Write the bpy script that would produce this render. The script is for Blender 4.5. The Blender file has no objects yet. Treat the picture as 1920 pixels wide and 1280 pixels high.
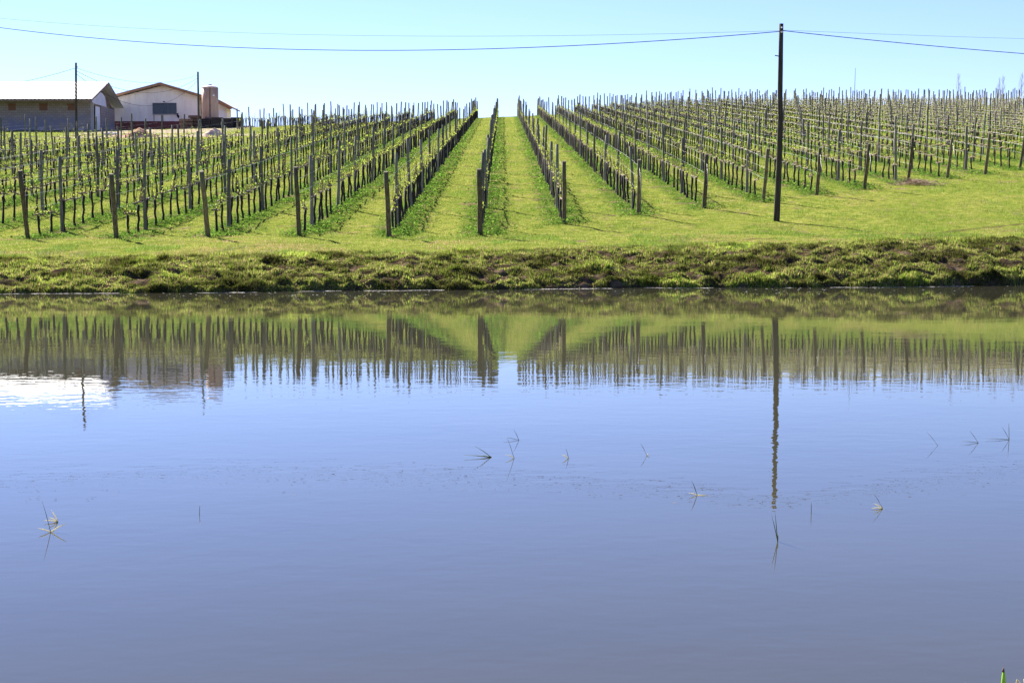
import bpy, bmesh, math, random
import numpy as np
from mathutils import Vector
R = math.radians
scene = bpy.context.scene
C = scene.collection
random.seed(7)
rng = np.random.default_rng(7)

# ------------------------------------------------------------------ camera, sky, sun, exposure
F, XV, YH, CH = 2667.0, 943.0, 428.0, 1.26      # focal length in photo pixels, vanishing point, eye height over the water
cam = bpy.data.cameras.new('camera'); cam_o = bpy.data.objects.new('camera', cam); C.objects.link(cam_o)
F2 = F*.9968; TH = math.atan((640 - YH)/F2)       # the camera looks down by TH
cam_o.location = (0, 0, CH); cam_o.rotation_euler = (R(90) - TH, 0, 0)
cam.sensor_width = 36; cam.lens = 36 * F2 / 1920
cam.shift_x = (960 - XV) / 1920
cam.clip_start = .05; cam.clip_end = 5000
scene.camera = cam_o
SUN_EL, SUN_AZ = R(37), R(-33)                  # azimuth from +Y, towards +X positive
w = bpy.data.worlds.new('World'); scene.world = w; w.use_nodes = True
nt = w.node_tree; bg = nt.nodes['Background']
sky = nt.nodes.new('ShaderNodeTexSky'); sky.sky_type = 'NISHITA'; sky.sun_disc = False
sky.sun_elevation = SUN_EL; sky.sun_rotation = SUN_AZ; sky.air_density = 1.0; sky.dust_density = 0; sky.ozone_density = 5
tint = nt.nodes.new('ShaderNodeMix'); tint.data_type = 'RGBA'; tint.blend_type = 'MULTIPLY'; tint.inputs[0].default_value = 1
nt.links.new(sky.outputs[0], tint.inputs[6]); tint.inputs[7].default_value = (.98, .915, 1.24, 1)
nt.links.new(tint.outputs[2], bg.inputs[0]); bg.inputs[1].default_value = .045
sun = bpy.data.lights.new('sun', 'SUN'); sun.energy = 4.7; sun.angle = R(.5); sun.color = (1, .95, .86)
so = bpy.data.objects.new('sun', sun); C.objects.link(so)
sd = Vector((math.sin(SUN_AZ) * math.cos(SUN_EL), math.cos(SUN_AZ) * math.cos(SUN_EL), math.sin(SUN_EL)))
so.rotation_euler = (-sd).to_track_quat('-Z', 'Y').to_euler()
scene.view_settings.view_transform = 'Standard'; scene.view_settings.look = 'None'
scene.view_settings.exposure = 1.95; scene.view_settings.gamma = 1
scene.render.engine = 'CYCLES'

# ------------------------------------------------------------------ helpers
def tag(o, label=None, cat=None, group=None, kind=None):
    if label: o['label'] = label
    if cat: o['category'] = cat
    if group: o['group'] = group
    if kind: o['kind'] = kind
    return o
def empty(name, loc, label=None, cat=None, group=None):
    o = bpy.data.objects.new(name, None); C.objects.link(o); o.location = loc; o.empty_display_size = .2
    return tag(o, label, cat, group)
def V_(py): return np.tan(np.arctan((640 - py)/F2) - TH)
def X_(px, D, v=None):
    if v is None: v = np.clip((D - 40)/100, 0, 1)*.066
    return (px - XV) * D / F2 * (math.cos(TH) - v*math.sin(TH))
def Z_(py, D): return CH + float(V_(py)) * D
def DW(py): return -CH / V_(py)           # distance of a point on the water
class MB:
    def __init__(s): s.v = []; s.f = []; s.m = []; s.sm = []
    def add(s, vs, fs, mi=0, smooth=False):
        n = len(s.v); s.v += [tuple(v) for v in vs]; s.f += [tuple(i + n for i in f) for f in fs]
        s.m += [mi] * len(fs); s.sm += [smooth] * len(fs); return s
    def box(s, x0, x1, y0, y1, z0, z1, mi=0):
        return s.add([(x0,y0,z0),(x1,y0,z0),(x1,y1,z0),(x0,y1,z0),(x0,y0,z1),(x1,y0,z1),(x1,y1,z1),(x0,y1,z1)],
              [(0,3,2,1),(4,5,6,7),(0,1,5,4),(1,2,6,5),(2,3,7,6),(3,0,4,7)], mi)
    def tube(s, pts, rad, n=6, mi=0, cap=True, jit=0):
        pts = [Vector(p) for p in pts]; vs = []; fs = []
        if not hasattr(rad, '__len__'): rad = [rad] * len(pts)
        for i, p in enumerate(pts):
            t = (pts[min(i+1, len(pts)-1)] - pts[max(i-1, 0)]).normalized()
            up = Vector((0,0,1)) if abs(t.z) < .9 else Vector((0,1,0))
            a = t.cross(up).normalized(); b = t.cross(a)
            for k in range(n):
                th = 2*math.pi*k/n; r = rad[i] * (1 + (random.uniform(-jit, jit) if jit else 0))
                vs.append(p + a*math.cos(th)*r + b*math.sin(th)*r)
        for i in range(len(pts)-1):
            for k in range(n):
                fs.append((i*n+k, i*n+(k+1)%n, (i+1)*n+(k+1)%n, (i+1)*n+k))
        s.add(vs, fs, mi, True)
        if cap:
            q = len(s.v) - len(vs)
            s.f += [tuple(q+k for k in range(n-1, -1, -1)), tuple(q+(len(pts)-1)*n+k for k in range(n))]; s.m += [mi]*2; s.sm += [False]*2
        return s
    def prism(s, poly, y0, y1, mi=0):           # poly in x,z; extruded along y
        n = len(poly); vs = [(x, y0, z) for x, z in poly] + [(x, y1, z) for x, z in poly]
        return s.add(vs, [tuple(range(n)), tuple(range(2*n-1, n-1, -1))] + [(i, i+n, (i+1)%n+n, (i+1)%n) for i in range(n)], mi)
    def prismx(s, poly, x0, x1, mi=0):          # poly in y,z; extruded along x
        n = len(poly); vs = [(x0, y, z) for y, z in poly] + [(x1, y, z) for y, z in poly]
        return s.add(vs, [tuple(range(n)), tuple(range(2*n-1, n-1, -1))] + [(i, i+n, (i+1)%n+n, (i+1)%n) for i in range(n)], mi)
    def mesh(s, name, mats):
        me = bpy.data.meshes.new(name); me.from_pydata(s.v, [], s.f)
        for m in (mats if isinstance(mats, (list, tuple)) else [mats]): me.materials.append(m)
        me.polygons.foreach_set('material_index', s.m); me.polygons.foreach_set('use_smooth', s.sm)
        bm = bmesh.new(); bm.from_mesh(me); bmesh.ops.recalc_face_normals(bm, faces=bm.faces); bm.to_mesh(me); bm.free()
        return me
    def build(s, name, mats, parent=None, loc=(0,0,0)):
        o = bpy.data.objects.new(name, s.mesh(name, mats)); C.objects.link(o); o.parent = parent; o.location = loc
        return o
def npmesh(name, V, Fc, mat, col=None, smooth=False):
    V = np.asarray(V, dtype=np.float32); Fc = np.asarray(Fc, dtype=np.int32); k = Fc.shape[1]
    me = bpy.data.meshes.new(name)
    me.vertices.add(len(V)); me.vertices.foreach_set('co', V.ravel())
    me.loops.add(Fc.size); me.loops.foreach_set('vertex_index', Fc.ravel())
    me.polygons.add(len(Fc)); me.polygons.foreach_set('loop_start', np.arange(0, Fc.size, k, dtype=np.int32))
    if smooth: me.polygons.foreach_set('use_smooth', np.ones(len(Fc), dtype=bool))
    me.update(calc_edges=True)
    if col is not None:
        a = me.color_attributes.new('Col', 'FLOAT_COLOR', 'POINT')
        c4 = np.ones((len(V), 4), dtype=np.float32); c4[:, :3] = col; a.data.foreach_set('color', c4.ravel())
    me.materials.append(mat)
    o = bpy.data.objects.new(name, me); C.objects.link(o); return o

def _h(ix, iy, seed):
    n = (ix.astype(np.int64)*374761393 + iy.astype(np.int64)*668265263 + seed*1442695041) & 0xffffffff
    n = ((n ^ (n >> 13)) * 1274126177) & 0xffffffff
    return ((n ^ (n >> 16)) & 0xffff) / 65535.0
def vnoise(x, y, seed=0):
    x = np.asarray(x, float); y = np.asarray(y, float)
    ix = np.floor(x); iy = np.floor(y); fx = x-ix; fy = y-iy
    fx = fx*fx*(3-2*fx); fy = fy*fy*(3-2*fy)
    return ((_h(ix,iy,seed)*(1-fx)+_h(ix+1,iy,seed)*fx)*(1-fy) + (_h(ix,iy+1,seed)*(1-fx)+_h(ix+1,iy+1,seed)*fx)*fy)*2-1
def fbm(x, y, seed=0, oct=4):
    s = 0; a = 1; t = 0
    for o in range(oct): s = s + a*vnoise(x*2**o+17.3*o, y*2**o-9.1*o, seed+o); t += a; a *= .5
    return s/t

# ------------------------------------------------------------------ materials
def mat(name):
    m = bpy.data.materials.new(name); m.use_nodes = True; t = m.node_tree
    return m, t, t.nodes['Principled BSDF']
def ramp(t, fac, stops):
    r = t.nodes.new('ShaderNodeValToRGB'); e = r.color_ramp.elements
    while len(e) < len(stops): e.new(.5)
    for el, (p, c) in zip(e, stops): el.position = p; el.color = (*c, 1)
    t.links.new(fac, r.inputs[0]); return r.outputs[0]
def noise(t, scale, detail=4, vec=None, rough=.55, dim=None):
    n = t.nodes.new('ShaderNodeTexNoise'); n.inputs['Scale'].default_value = scale; n.inputs['Detail'].default_value = detail; n.inputs['Roughness'].default_value = rough
    if vec is not None: t.links.new(vec, n.inputs['Vector'])
    return n.outputs['Fac']
def coords(t, scale=(1,1,1), kind='Object'):
    tc = t.nodes.new('ShaderNodeTexCoord'); mp = t.nodes.new('ShaderNodeMapping'); mp.inputs['Scale'].default_value = scale
    t.links.new(tc.outputs[kind], mp.inputs['Vector']); return mp.outputs['Vector']
def mixc(t, fac, a, b, mode='MIX'):
    m = t.nodes.new('ShaderNodeMix'); m.data_type = 'RGBA'; m.blend_type = mode
    for s, v in ((0, fac), (6, a), (7, b)):
        if isinstance(v, (int, float)): m.inputs[s].default_value = v
        elif isinstance(v, tuple): m.inputs[s].default_value = (*v, 1)
        else: t.links.new(v, m.inputs[s])
    return m.outputs[2]
def mth(t, op, a, b=None, c=None):
    m = t.nodes.new('ShaderNodeMath'); m.operation = op
    for i, v in enumerate((a, b, c)):
        if v is None: continue
        if isinstance(v, (int, float)): m.inputs[i].default_value = v
        else: t.links.new(v, m.inputs[i])
    return m.outputs[0]
def bump(t, b, h, strength, dist):
    n = t.nodes.new('ShaderNodeBump'); n.inputs['Strength'].default_value = strength; n.inputs['Distance'].default_value = dist
    t.links.new(h, n.inputs['Height']); t.links.new(n.outputs[0], b.inputs['Normal'])
def simple(name, c1, c2, scale=3, rough=.85, stretch=(1,1,1), bmp=0, metal=0, c3=None, kind='Object'):
    m, t, b = mat(name); v = coords(t, stretch, kind)
    n = noise(t, scale, 6, v, .65)
    st = [(.3, c1), (.7, c2)] if c3 is None else [(.28, c1), (.5, c2), (.72, c3)]
    t.links.new(ramp(t, n, st), b.inputs['Base Color'])
    b.inputs['Roughness'].default_value = rough; b.inputs['Metallic'].default_value = metal; b.inputs['Specular IOR Level'].default_value = .3
    if bmp: bump(t, b, n, bmp, .02)
    return m
def leafy(name, trans=.5, base=None):
    m = bpy.data.materials.new(name); m.use_nodes = True; t = m.node_tree; t.nodes.clear()
    out = t.nodes.new('ShaderNodeOutputMaterial'); d = t.nodes.new('ShaderNodeBsdfDiffuse'); tr = t.nodes.new('ShaderNodeBsdfTranslucent'); mx = t.nodes.new('ShaderNodeMixShader')
    if base is None:
        at = t.nodes.new('ShaderNodeAttribute'); at.attribute_name = 'Col'; c = at.outputs['Color']
    else:
        c = ramp(t, noise(t, 23, 3, coords(t)), [(.3, base[0]), (.7, base[1])])
    t.links.new(c, d.inputs[0]); t.links.new(c, tr.inputs[0]); mx.inputs[0].default_value = trans
    t.links.new(d.outputs[0], mx.inputs[1]); t.links.new(tr.outputs[0], mx.inputs[2]); t.links.new(mx.outputs[0], out.inputs[0])
    return m
M = {}
def wood(name, a, b_, c, green=(.07,.09,.045)):
    m, t, b = mat(name)
    oi = t.nodes.new('ShaderNodeObjectInfo'); 
    v = coords(t, (14, 14, 1.1)); va = t.nodes.new('ShaderNodeVectorMath'); va.operation = 'ADD'; t.links.new(v, va.inputs[0]); t.links.new(oi.outputs['Random'], va.inputs[1])
    n = noise(t, 1.6, 6, va.outputs[0], .7)
    col = ramp(t, n, [(.28, a), (.5, b_), (.75, c)])
    n2 = noise(t, 2.2, 3, coords(t))
    col = mixc(t, mth(t, 'MULTIPLY', ramp(t, n2, [(.45,(0,0,0)),(.65,(1,1,1))]), .6), col, green)
    hs = t.nodes.new('ShaderNodeHueSaturation'); t.links.new(col, hs.inputs['Color'])
    t.links.new(mth(t, 'ADD', mth(t, 'MULTIPLY', oi.outputs['Random'], .7), .65), hs.inputs['Value'])
    t.links.new(hs.outputs[0], b.inputs['Base Color']); b.inputs['Roughness'].default_value = .9; b.inputs['Specular IOR Level'].default_value = .2
    bump(t, b, n, .6, .01); return m
M['post'] = wood('weathered_post_wood', (.07,.06,.04), (.19,.165,.115), (.34,.30,.22))
M['endpost'] = wood('end_post_wood', (.045,.034,.02), (.14,.105,.06), (.27,.215,.135))
M['pole'] = wood('utility_pole_wood', (.025,.018,.012), (.065,.05,.034), (.14,.12,.08), (.07,.07,.04))
M['trunk'] = simple('vine_bark', (.012,.01,.008), (.04,.03,.022), 40, .95, (1,1,.3))
M['cane'] = simple('vine_cane', (.07,.045,.028), (.24,.17,.11), 30, .9)
M['wire'] = simple('galvanised_wire', (.3,.3,.3), (.45,.45,.44), 10, .45, metal=.6)
M['cable'] = simple('black_cable', (.012,.013,.015), (.02,.022,.025), 3, 1); M['cable'].node_tree.nodes['Principled BSDF'].inputs['Specular IOR Level'].default_value = 0
M['vleaf'] = leafy('vine_leaf', .55, ((.21,.28,.04), (.48,.53,.10)))
M['grass'] = leafy('grass_blades', .5)
M['porcelain'] = simple('porcelain', (.6,.58,.55), (.7,.68,.66), 5, .3)

# ------------------------------------------------------------------ terrain
DEND = {1:43.4, 2:45.9, 3:48.6, 4:51.3, 5:53.9, 6:56.7, 7:59.4, 8:62.2, 9:64.7, 10:67.3}
def dend(i): return 39.2 + .12*math.sin(i*2.1) if i <= 0 else (DEND[i] if i in DEND else 67.3 + 2.65*(i-10))
def rowx(i): return -.63 + 2.5*i
def shore(X):
    return 29.2 + .2*np.clip(X, -15, 17) + .32*vnoise(X*.33, 0*X+3.1, 5) + .12*vnoise(X*1.4, 0*X+8.1, 6) + .05*vnoise(X*4.1, 0*X+.1, 9)
BW = 3.6
def bank_t(X, D): return (D - shore(X)) / BW
def tz(X, D, rough=True):
    X = np.asarray(X, float); D = np.asarray(D, float)
    sl = np.interp(X, [-40, 0, 30], [.0965, .103, .108])
    dc = np.interp(X, [-28, -22, 0, 6, 25], [142, 149, 168, 172, 200])
    flat = np.interp(X, [-30, -20], [26, 9]); wl = np.interp(X, [-30, -20], [2, 7])
    u = np.maximum(D - dc, 0)
    c0 = np.interp(X, [-14, -6, 0, 8], [.85, .96, .99, .96])
    zp = c0 + (1-c0)*np.clip((D-42)/40, 0, 1) + sl*(np.minimum(D, dc) - 39.2) + sl*wl*(1-np.exp(-u/wl)) - .06*np.maximum(u-flat, 0)
    zp = np.maximum(zp, -8)
    ds = shore(X); ztop = np.interp(X, [-10, 0, 12], [.56, .68, .97]); e = D - ds; dt = ds + BW
    z41 = c0 + sl*1.8
    k = np.clip((D-dt)/(41-dt), 0, 1)
    zup = np.where(D > 41, zp, ztop + (z41-ztop)*k)
    pr = np.interp(e, [-8, -.7, 0, .12, .45, 1.4, 2.6, 3.6], [-1.6, -.5, -.08, .13, .32, .58, .83, 1.0])
    zb = np.where(pr < 0, pr, pr*ztop)
    z = np.where(e < BW, zb, zup)
    if rough:
        bm_ = np.clip(e/.25, 0, 1)*np.clip((4.6-e)/1.6, 0, 1)
        z = z + bm_*(.085*fbm(X*1.1, D*1.4, 21, 4) + .045*vnoise(X*3, D*4, 30) + .06*vnoise(X*7, D*8, 31))
        z = z + np.clip((e-3)/2, 0, 1)*(.035*fbm(X*.5, D*.5, 40, 4) + .02*vnoise(X*2.3, D*2.3, 44))
    near = np.interp(D, [-60, 0, 2.4, 3.2, 4.2, 7, 20, 22], [.9, .14, .12, .02, -.5, -1.4, -1.6, -1.6])
    return np.where(D < 21, near, z)
xs = np.concatenate([[-900,-600,-400,-280,-200,-150,-120,-100], np.arange(-85,-20,1.0), np.arange(-20,-13,.35), np.arange(-13,15.5,.085), np.arange(15.5,24,.35), np.arange(24,105,1.0), [120,150,200,280,400,600,900]])
ys = np.concatenate([[-300,-100,-40,-15,-5,0,2.4,2.8,3.2,3.6,4.2,5.5,7,12,18,21,24,25.5], np.arange(26,37.5,.075), np.arange(37.5,60,.25), np.arange(60,230,1.0), [240,255,275,300,350,420,520,700,1000,1500]])
GX, GY = np.meshgrid(xs, ys); GZ = tz(GX, GY)
nx, ny = len(xs), len(ys)
idx = np.arange(nx*ny).reshape(ny, nx)
faces = np.stack([idx[:-1,:-1], idx[:-1,1:], idx[1:,1:], idx[1:,:-1]], -1).reshape(-1, 4)
E = GY - shore(GX)
bankm = np.clip((4.1-E)/1.1 + .5*fbm(GX*.8, GY*1.6, 61), 0, 1)
de = np.array([np.interp(x, [rowx(i) for i in range(-4, 30)], [dend(i) for i in range(-4, 30)]) for x in xs])
vin = np.clip((GY - de[None, :] + .8)/1.2, 0, 1)*np.clip((np.where(GX < -17, 100, 260) - GY)/3, 0, 1)
yard = np.clip((6.0 - np.hypot((GX+29)/1.9, (GY-121)/.9))/3.0, 0, 1)
yard = np.maximum(yard, np.clip((GY-126)/5,0,1)*np.clip((-24-GX)/4,0,1)*np.clip((180-GY)/10,0,1)*np.clip((GX+41)/4,0,1))

m, t, b = mat('grassland')
at = t.nodes.new('ShaderNodeAttribute'); at.attribute_name = 'Col'
sep = t.nodes.new('ShaderNodeSeparateColor'); t.links.new(at.outputs['Color'], sep.inputs[0])
aB, aV, aY = sep.outputs[0], sep.outputs[1], sep.outputs[2]
co = coords(t); n1 = noise(t, .35, 5, co); n2 = noise(t, 3.2, 5, co, .7); n3 = noise(t, 14, 4, co, .7); n4 = noise(t, 1.1, 5, co, .65)
lane = ramp(t, n2, [(.30,(.075,.12,.018)), (.47,(.175,.205,.034)), (.60,(.275,.275,.06)), (.75,(.37,.33,.13))])
lane = mixc(t, ramp(t, n1, [(.4,(0,0,0)),(.7,(.6,.6,.6))]), lane, (.115,.175,.022))
lane = mixc(t, ramp(t, n4, [(.59,(0,0,0)),(.67,(.85,.85,.85))]), lane, (.20,.145,.085))
weed = ramp(t, n2, [(.25,(.045,.085,.012)), (.6,(.085,.14,.02)), (.8,(.14,.18,.035))])
weed = mixc(t, ramp(t, n4, [(.56,(0,0,0)),(.64,(.85,.85,.85))]), weed, (.20,.125,.09))
sx = t.nodes.new('ShaderNodeSeparateXYZ'); t.links.new(co, sx.inputs[0])
xx = mth(t, 'ADD', sx.outputs[0], mth(t, 'ADD', mth(t, 'MULTIPLY', mth(t, 'SUBTRACT', n4, .5), 1.1), mth(t, 'MULTIPLY', mth(t, 'SUBTRACT', n2, .5), .5)))
fr = mth(t, 'PINGPONG', mth(t, 'ADD', xx, .63), 1.25)           # 0 on a row, 1.25 mid lane
strip = ramp(t, fr, [(.38,(1,1,1)), (.80,(0,0,0))])
gcol = mixc(t, mth(t, 'MULTIPLY', strip, aV), lane, weed)
soil = ramp(t, n2, [(.3,(.02,.014,.010)), (.52,(.075,.048,.032)), (.72,(.19,.13,.095))])
bcol = mixc(t, ramp(t, n3, [(.50,(0,0,0)),(.66,(1,1,1))]), soil, (.075,.095,.02))
rut = mth(t, 'ABSOLUTE', mth(t, 'SUBTRACT', mth(t, 'SUBTRACT', sx.outputs[1], mth(t, 'MULTIPLY', sx.outputs[0], .70)), mth(t, 'ADD', 31.9, mth(t, 'MULTIPLY', n4, .6))))
rutm = mth(t, 'MULTIPLY', ramp(t, rut, [(.06,(1,1,1)),(.20,(0,0,0))]), mth(t, 'GREATER_THAN', sx.outputs[0], 4.2))
gcol = mixc(t, mth(t, 'MULTIPLY', rutm, ramp(t, n2, [(.35,(.3,.3,.3)),(.55,(.95,.95,.95))])), gcol, (.10,.065,.04))
gcol = mixc(t, aB, gcol, bcol)
dirt = ramp(t, n2, [(.3,(.34,.23,.16)), (.7,(.62,.52,.43))])
gcol = mixc(t, mth(t, 'MULTIPLY', aY, ramp(t, n4, [(.38,(.25,.25,.25)),(.55,(1,1,1))])), gcol, dirt)
t.links.new(gcol, b.inputs['Base Color']); b.inputs['Roughness'].default_value = 1; b.inputs['Specular IOR Level'].default_value = 0
bump(t, b, mth(t, 'ADD', n3, mth(t, 'MULTIPLY', n2, 1.5)), 1, .09)
M['ground'] = m
col = np.stack([bankm.ravel(), vin.ravel(), yard.ravel()], 1)
tag(npmesh('ground', np.stack([GX, GY, GZ], -1).reshape(-1, 3), faces, m, col, True), 'green grassy hillside sloping up from the pond bank', kind='structure')

# ------------------------------------------------------------------ water
m, t, b = mat('pond_water')
co = coords(t, (.8, 1.25, 1)); w1 = noise(t, 1.1, 2, co, .5); w2 = noise(t, 5.0, 2, co, .55); co3 = coords(t, (.5, 1.0, 1))
sx = t.nodes.new('ShaderNodeSeparateXYZ'); t.links.new(coords(t), sx.inputs[0])
far = t.nodes.new('ShaderNodeMapRange'); far.inputs[1].default_value = 7; far.inputs[2].default_value = 16; far.inputs[3].default_value = .85; far.inputs[4].default_value = 1.1
t.links.new(sx.outputs[1], far.inputs[0])
patch = ramp(t, noise(t, .35, 2, co3), [(.35,(.45,.45,.45)),(.65,(1,1,1))])
fd = t.nodes.new('ShaderNodeMapRange'); fd.inputs[1].default_value = 9; fd.inputs[2].default_value = 17; fd.inputs[3].default_value = 1; fd.inputs[4].default_value = .42
t.links.new(sx.outputs[1], fd.inputs[0])
h = mth(t, 'ADD', mth(t, 'MULTIPLY', w1, .0014), mth(t, 'MULTIPLY', fd.outputs[0], mth(t, 'ADD', mth(t, 'MULTIPLY', w2, .0013), mth(t, 'MULTIPLY', noise(t, 13, 1, co), .0004))))
h = mth(t, 'MULTIPLY', mth(t, 'MULTIPLY', h, far.outputs[0]), patch)
bump(t, b, h, 1.0, 1.0)
t.links.new(ramp(t, noise(t, .25, 3, co3), [(.3,(.038,.036,.023)),(.7,(.050,.046,.029))]), b.inputs['Base Color'])
b.inputs['Roughness'].default_value = 0.0; b.inputs['IOR'].default_value = 1.39
M['water'] = m
wx = np.array([-900,-100,-40,0,40,100,900.]); wy = np.array([2.0,6,12,20,26,33.5])
WX, WY = np.meshgrid(wx, wy); ii = np.arange(WX.size).reshape(WX.shape)
tag(npmesh('pond_water', np.stack([WX, WY, 0*WX], -1).reshape(-1,3), np.stack([ii[:-1,:-1],ii[:-1,1:],ii[1:,1:],ii[1:,:-1]],-1).reshape(-1,4), m), 'calm pond water mirroring the sky and vineyard', kind='structure')

# ------------------------------------------------------------------ grass, weeds (stuff)
def infr(X, D, mx=60): 
    px = XV + X*F/D; return (px > -mx) & (px < 1920+mx)
def blades(X, D, h, wd, col, name, label, lean=.6, sink=.02, zfun=None):
    n = len(X); z = tz(X, D) - sink
    a = rng.uniform(0, 2*np.pi, n); a2 = rng.uniform(0, 2*np.pi, n)
    dx = np.cos(a)*wd/2; dy = np.sin(a)*wd/2; L = h*lean*rng.uniform(.2, 1, n)
    V = np.empty((n, 3, 3)); V[:,0] = np.stack([X-dx, D-dy, z], 1); V[:,1] = np.stack([X+dx, D+dy, z], 1)
    V[:,2] = np.stack([X+np.cos(a2)*L, D+np.sin(a2)*L, z+h+sink], 1)
    return tag(npmesh(name, V.reshape(-1,3), np.arange(3*n).reshape(n,3), M['grass'], np.repeat(col, 3, 0)), label, name.replace('_',' '), kind='stuff')
def palette(n, cols, wts, jit=.25):
    c = np.array(cols)[rng.choice(len(cols), n, p=np.array(wts)/sum(wts))]
    return c*(1+rng.uniform(-jit, jit, (n,1)))
def scatter(n, d0, d1, pw):      # distance distribution ~ D^-pw, X uniform across the frame (a bit wider)
    u = rng.random(n); D = (d0**(1-pw) + u*(d1**(1-pw)-d0**(1-pw)))**(1/(1-pw))
    px = rng.uniform(-140, 2060, n); return X_(px, D), D
# bank
n = 330000; px = rng.uniform(-160, 2080, n); e = np.where(rng.random(n) < .12, rng.uniform(-.04, .4, n), rng.uniform(.0, 4.4, n)); X = X_(px, 31.)
D = shore(X) + e; X = X_(px, D); D = shore(X) + e
cl = .55*fbm(X*1.3, D*1.5, 77, 3) + .6*vnoise(X*4.5, D*5.5, 79); keep = cl + .45*rng.random(n) + np.interp(X, [-5,0], [.30,.08]) + .2*(e>3.0) + .22*(e<.35) + .10*fbm(X*4,D*5,78,2) > .15; X, D, cl, e = X[keep], D[keep], cl[keep], e[keep]
n = len(X); c = palette(n, [(.13,.16,.025),(.065,.10,.015),(.20,.24,.04),(.25,.20,.09),(.14,.09,.055)], [4,2.4,2.8,2.2,1.6])
hi = vnoise(X*.9, D*1.1, 90) > .55; c[hi] *= np.array([1.2,1.32,1.0])
c = c*np.clip(1+1.1*vnoise(X*2.2, D*3.1, 93), .38, 1.7)[:,None]
hh = (.028 + .05*rng.random(n))*np.clip(.8+cl*1.2, .5, 1.5)*np.where(hi, 1.35, 1)
blades(X, D, hh, .018+.012*rng.random(n), c, 'bank_grass', 'rough tufted grass and dry weeds covering the pond bank', .7)
# meadow and lanes
X, D = scatter(300000, 32, 150, 2.1); ok = (D > shore(X)+3.2) & infr(X, D, 120); ok &= ~((np.abs(D-.70*X-32.2) < .22) & (X > 4.2) & (rng.random(len(X)) < .8)); X, D = X[ok], D[ok]; n = len(X)
ip = (X+.63)/2.5; di = np.abs(ip-np.round(ip))*2.5
sizes = np.clip(D/45, 1, 2.3)
dry = fbm(X*.7, D*.7, 120, 3)
c = palette(n, [(.225,.245,.05),(.145,.205,.03),(.32,.31,.09),(.37,.30,.15)], [4,2.2,3.0,1.5])
lush = fbm(X*1.1, D*.55, 131, 3); mow = vnoise(X*.7, D*3.5, 133)
c = np.where((dry > .28)[:,None], c*np.array([1.25,.88,1.6]), c)
c = np.where((lush > .16)[:,None], c*np.array([.55,.80,.55]), c); c = c*(1+.22*mow)[:,None]
hh = (.018+.03*rng.random(n))*sizes*np.where(lush > .16, 1.9, 1)*(1+.3*mow)
blades(X, D, hh, .014*sizes, c, 'meadow_grass', 'short sunlit yellow-green grass on the lanes and track', .9)
# weeds under the rows
rows = list(range(-24, 34))
n = 170000; X, D = scatter(n, 39, 140, 2.0); ri = np.round((X+.63)/2.5); X = -.63 + 2.5*ri + rng.normal(0, .36, n) + .1
dd = np.array([dend(int(i)) for i in ri]); ok = (D > dd-.5) & infr(X, D, 60) & (D < np.where(X<-17, 99, 180))
dens = fbm(X*1.1, D*.7, 140, 3) + np.where(D < 52, .06, 0) + np.where(D-dd < 1.6, .22, 0); ok &= dens + .28*rng.random(n) > .14
X, D, dens = X[ok], D[ok], dens[ok]; n = len(X)
sizes = np.clip(D/45, 1, 2.2)
c = palette(n, [(.08,.18,.02),(.14,.25,.035),(.2,.29,.05),(.045,.09,.012),(.24,.15,.10)], [4,4,1.8,1.6,.6])
hh = (.04+.12*rng.random(n)*np.clip(.5+dens*1.6, .3, 1.6))*sizes**.5
# leafy: broad short triangles floating at height
z = tz(X, D) + hh*rng.random(n); a = rng.uniform(0, 2*np.pi, n); s_ = (.022+.025*rng.random(n))*sizes
V = np.empty((n,3,3)); ti = rng.uniform(-.7, .7, (n,3))
for k in range(3):
    V[:,k,0] = X+np.cos(a+k*2.1)*s_; V[:,k,1] = D+np.sin(a+k*2.1)*s_; V[:,k,2] = z+ti[:,k]*s_+.01
tag(npmesh('row_weeds', V.reshape(-1,3), np.arange(3*n).reshape(n,3), M['grass'], np.repeat(c,3,0)), 'leafy green weeds growing in strips under the vine rows', 'weeds', kind='stuff')

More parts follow.
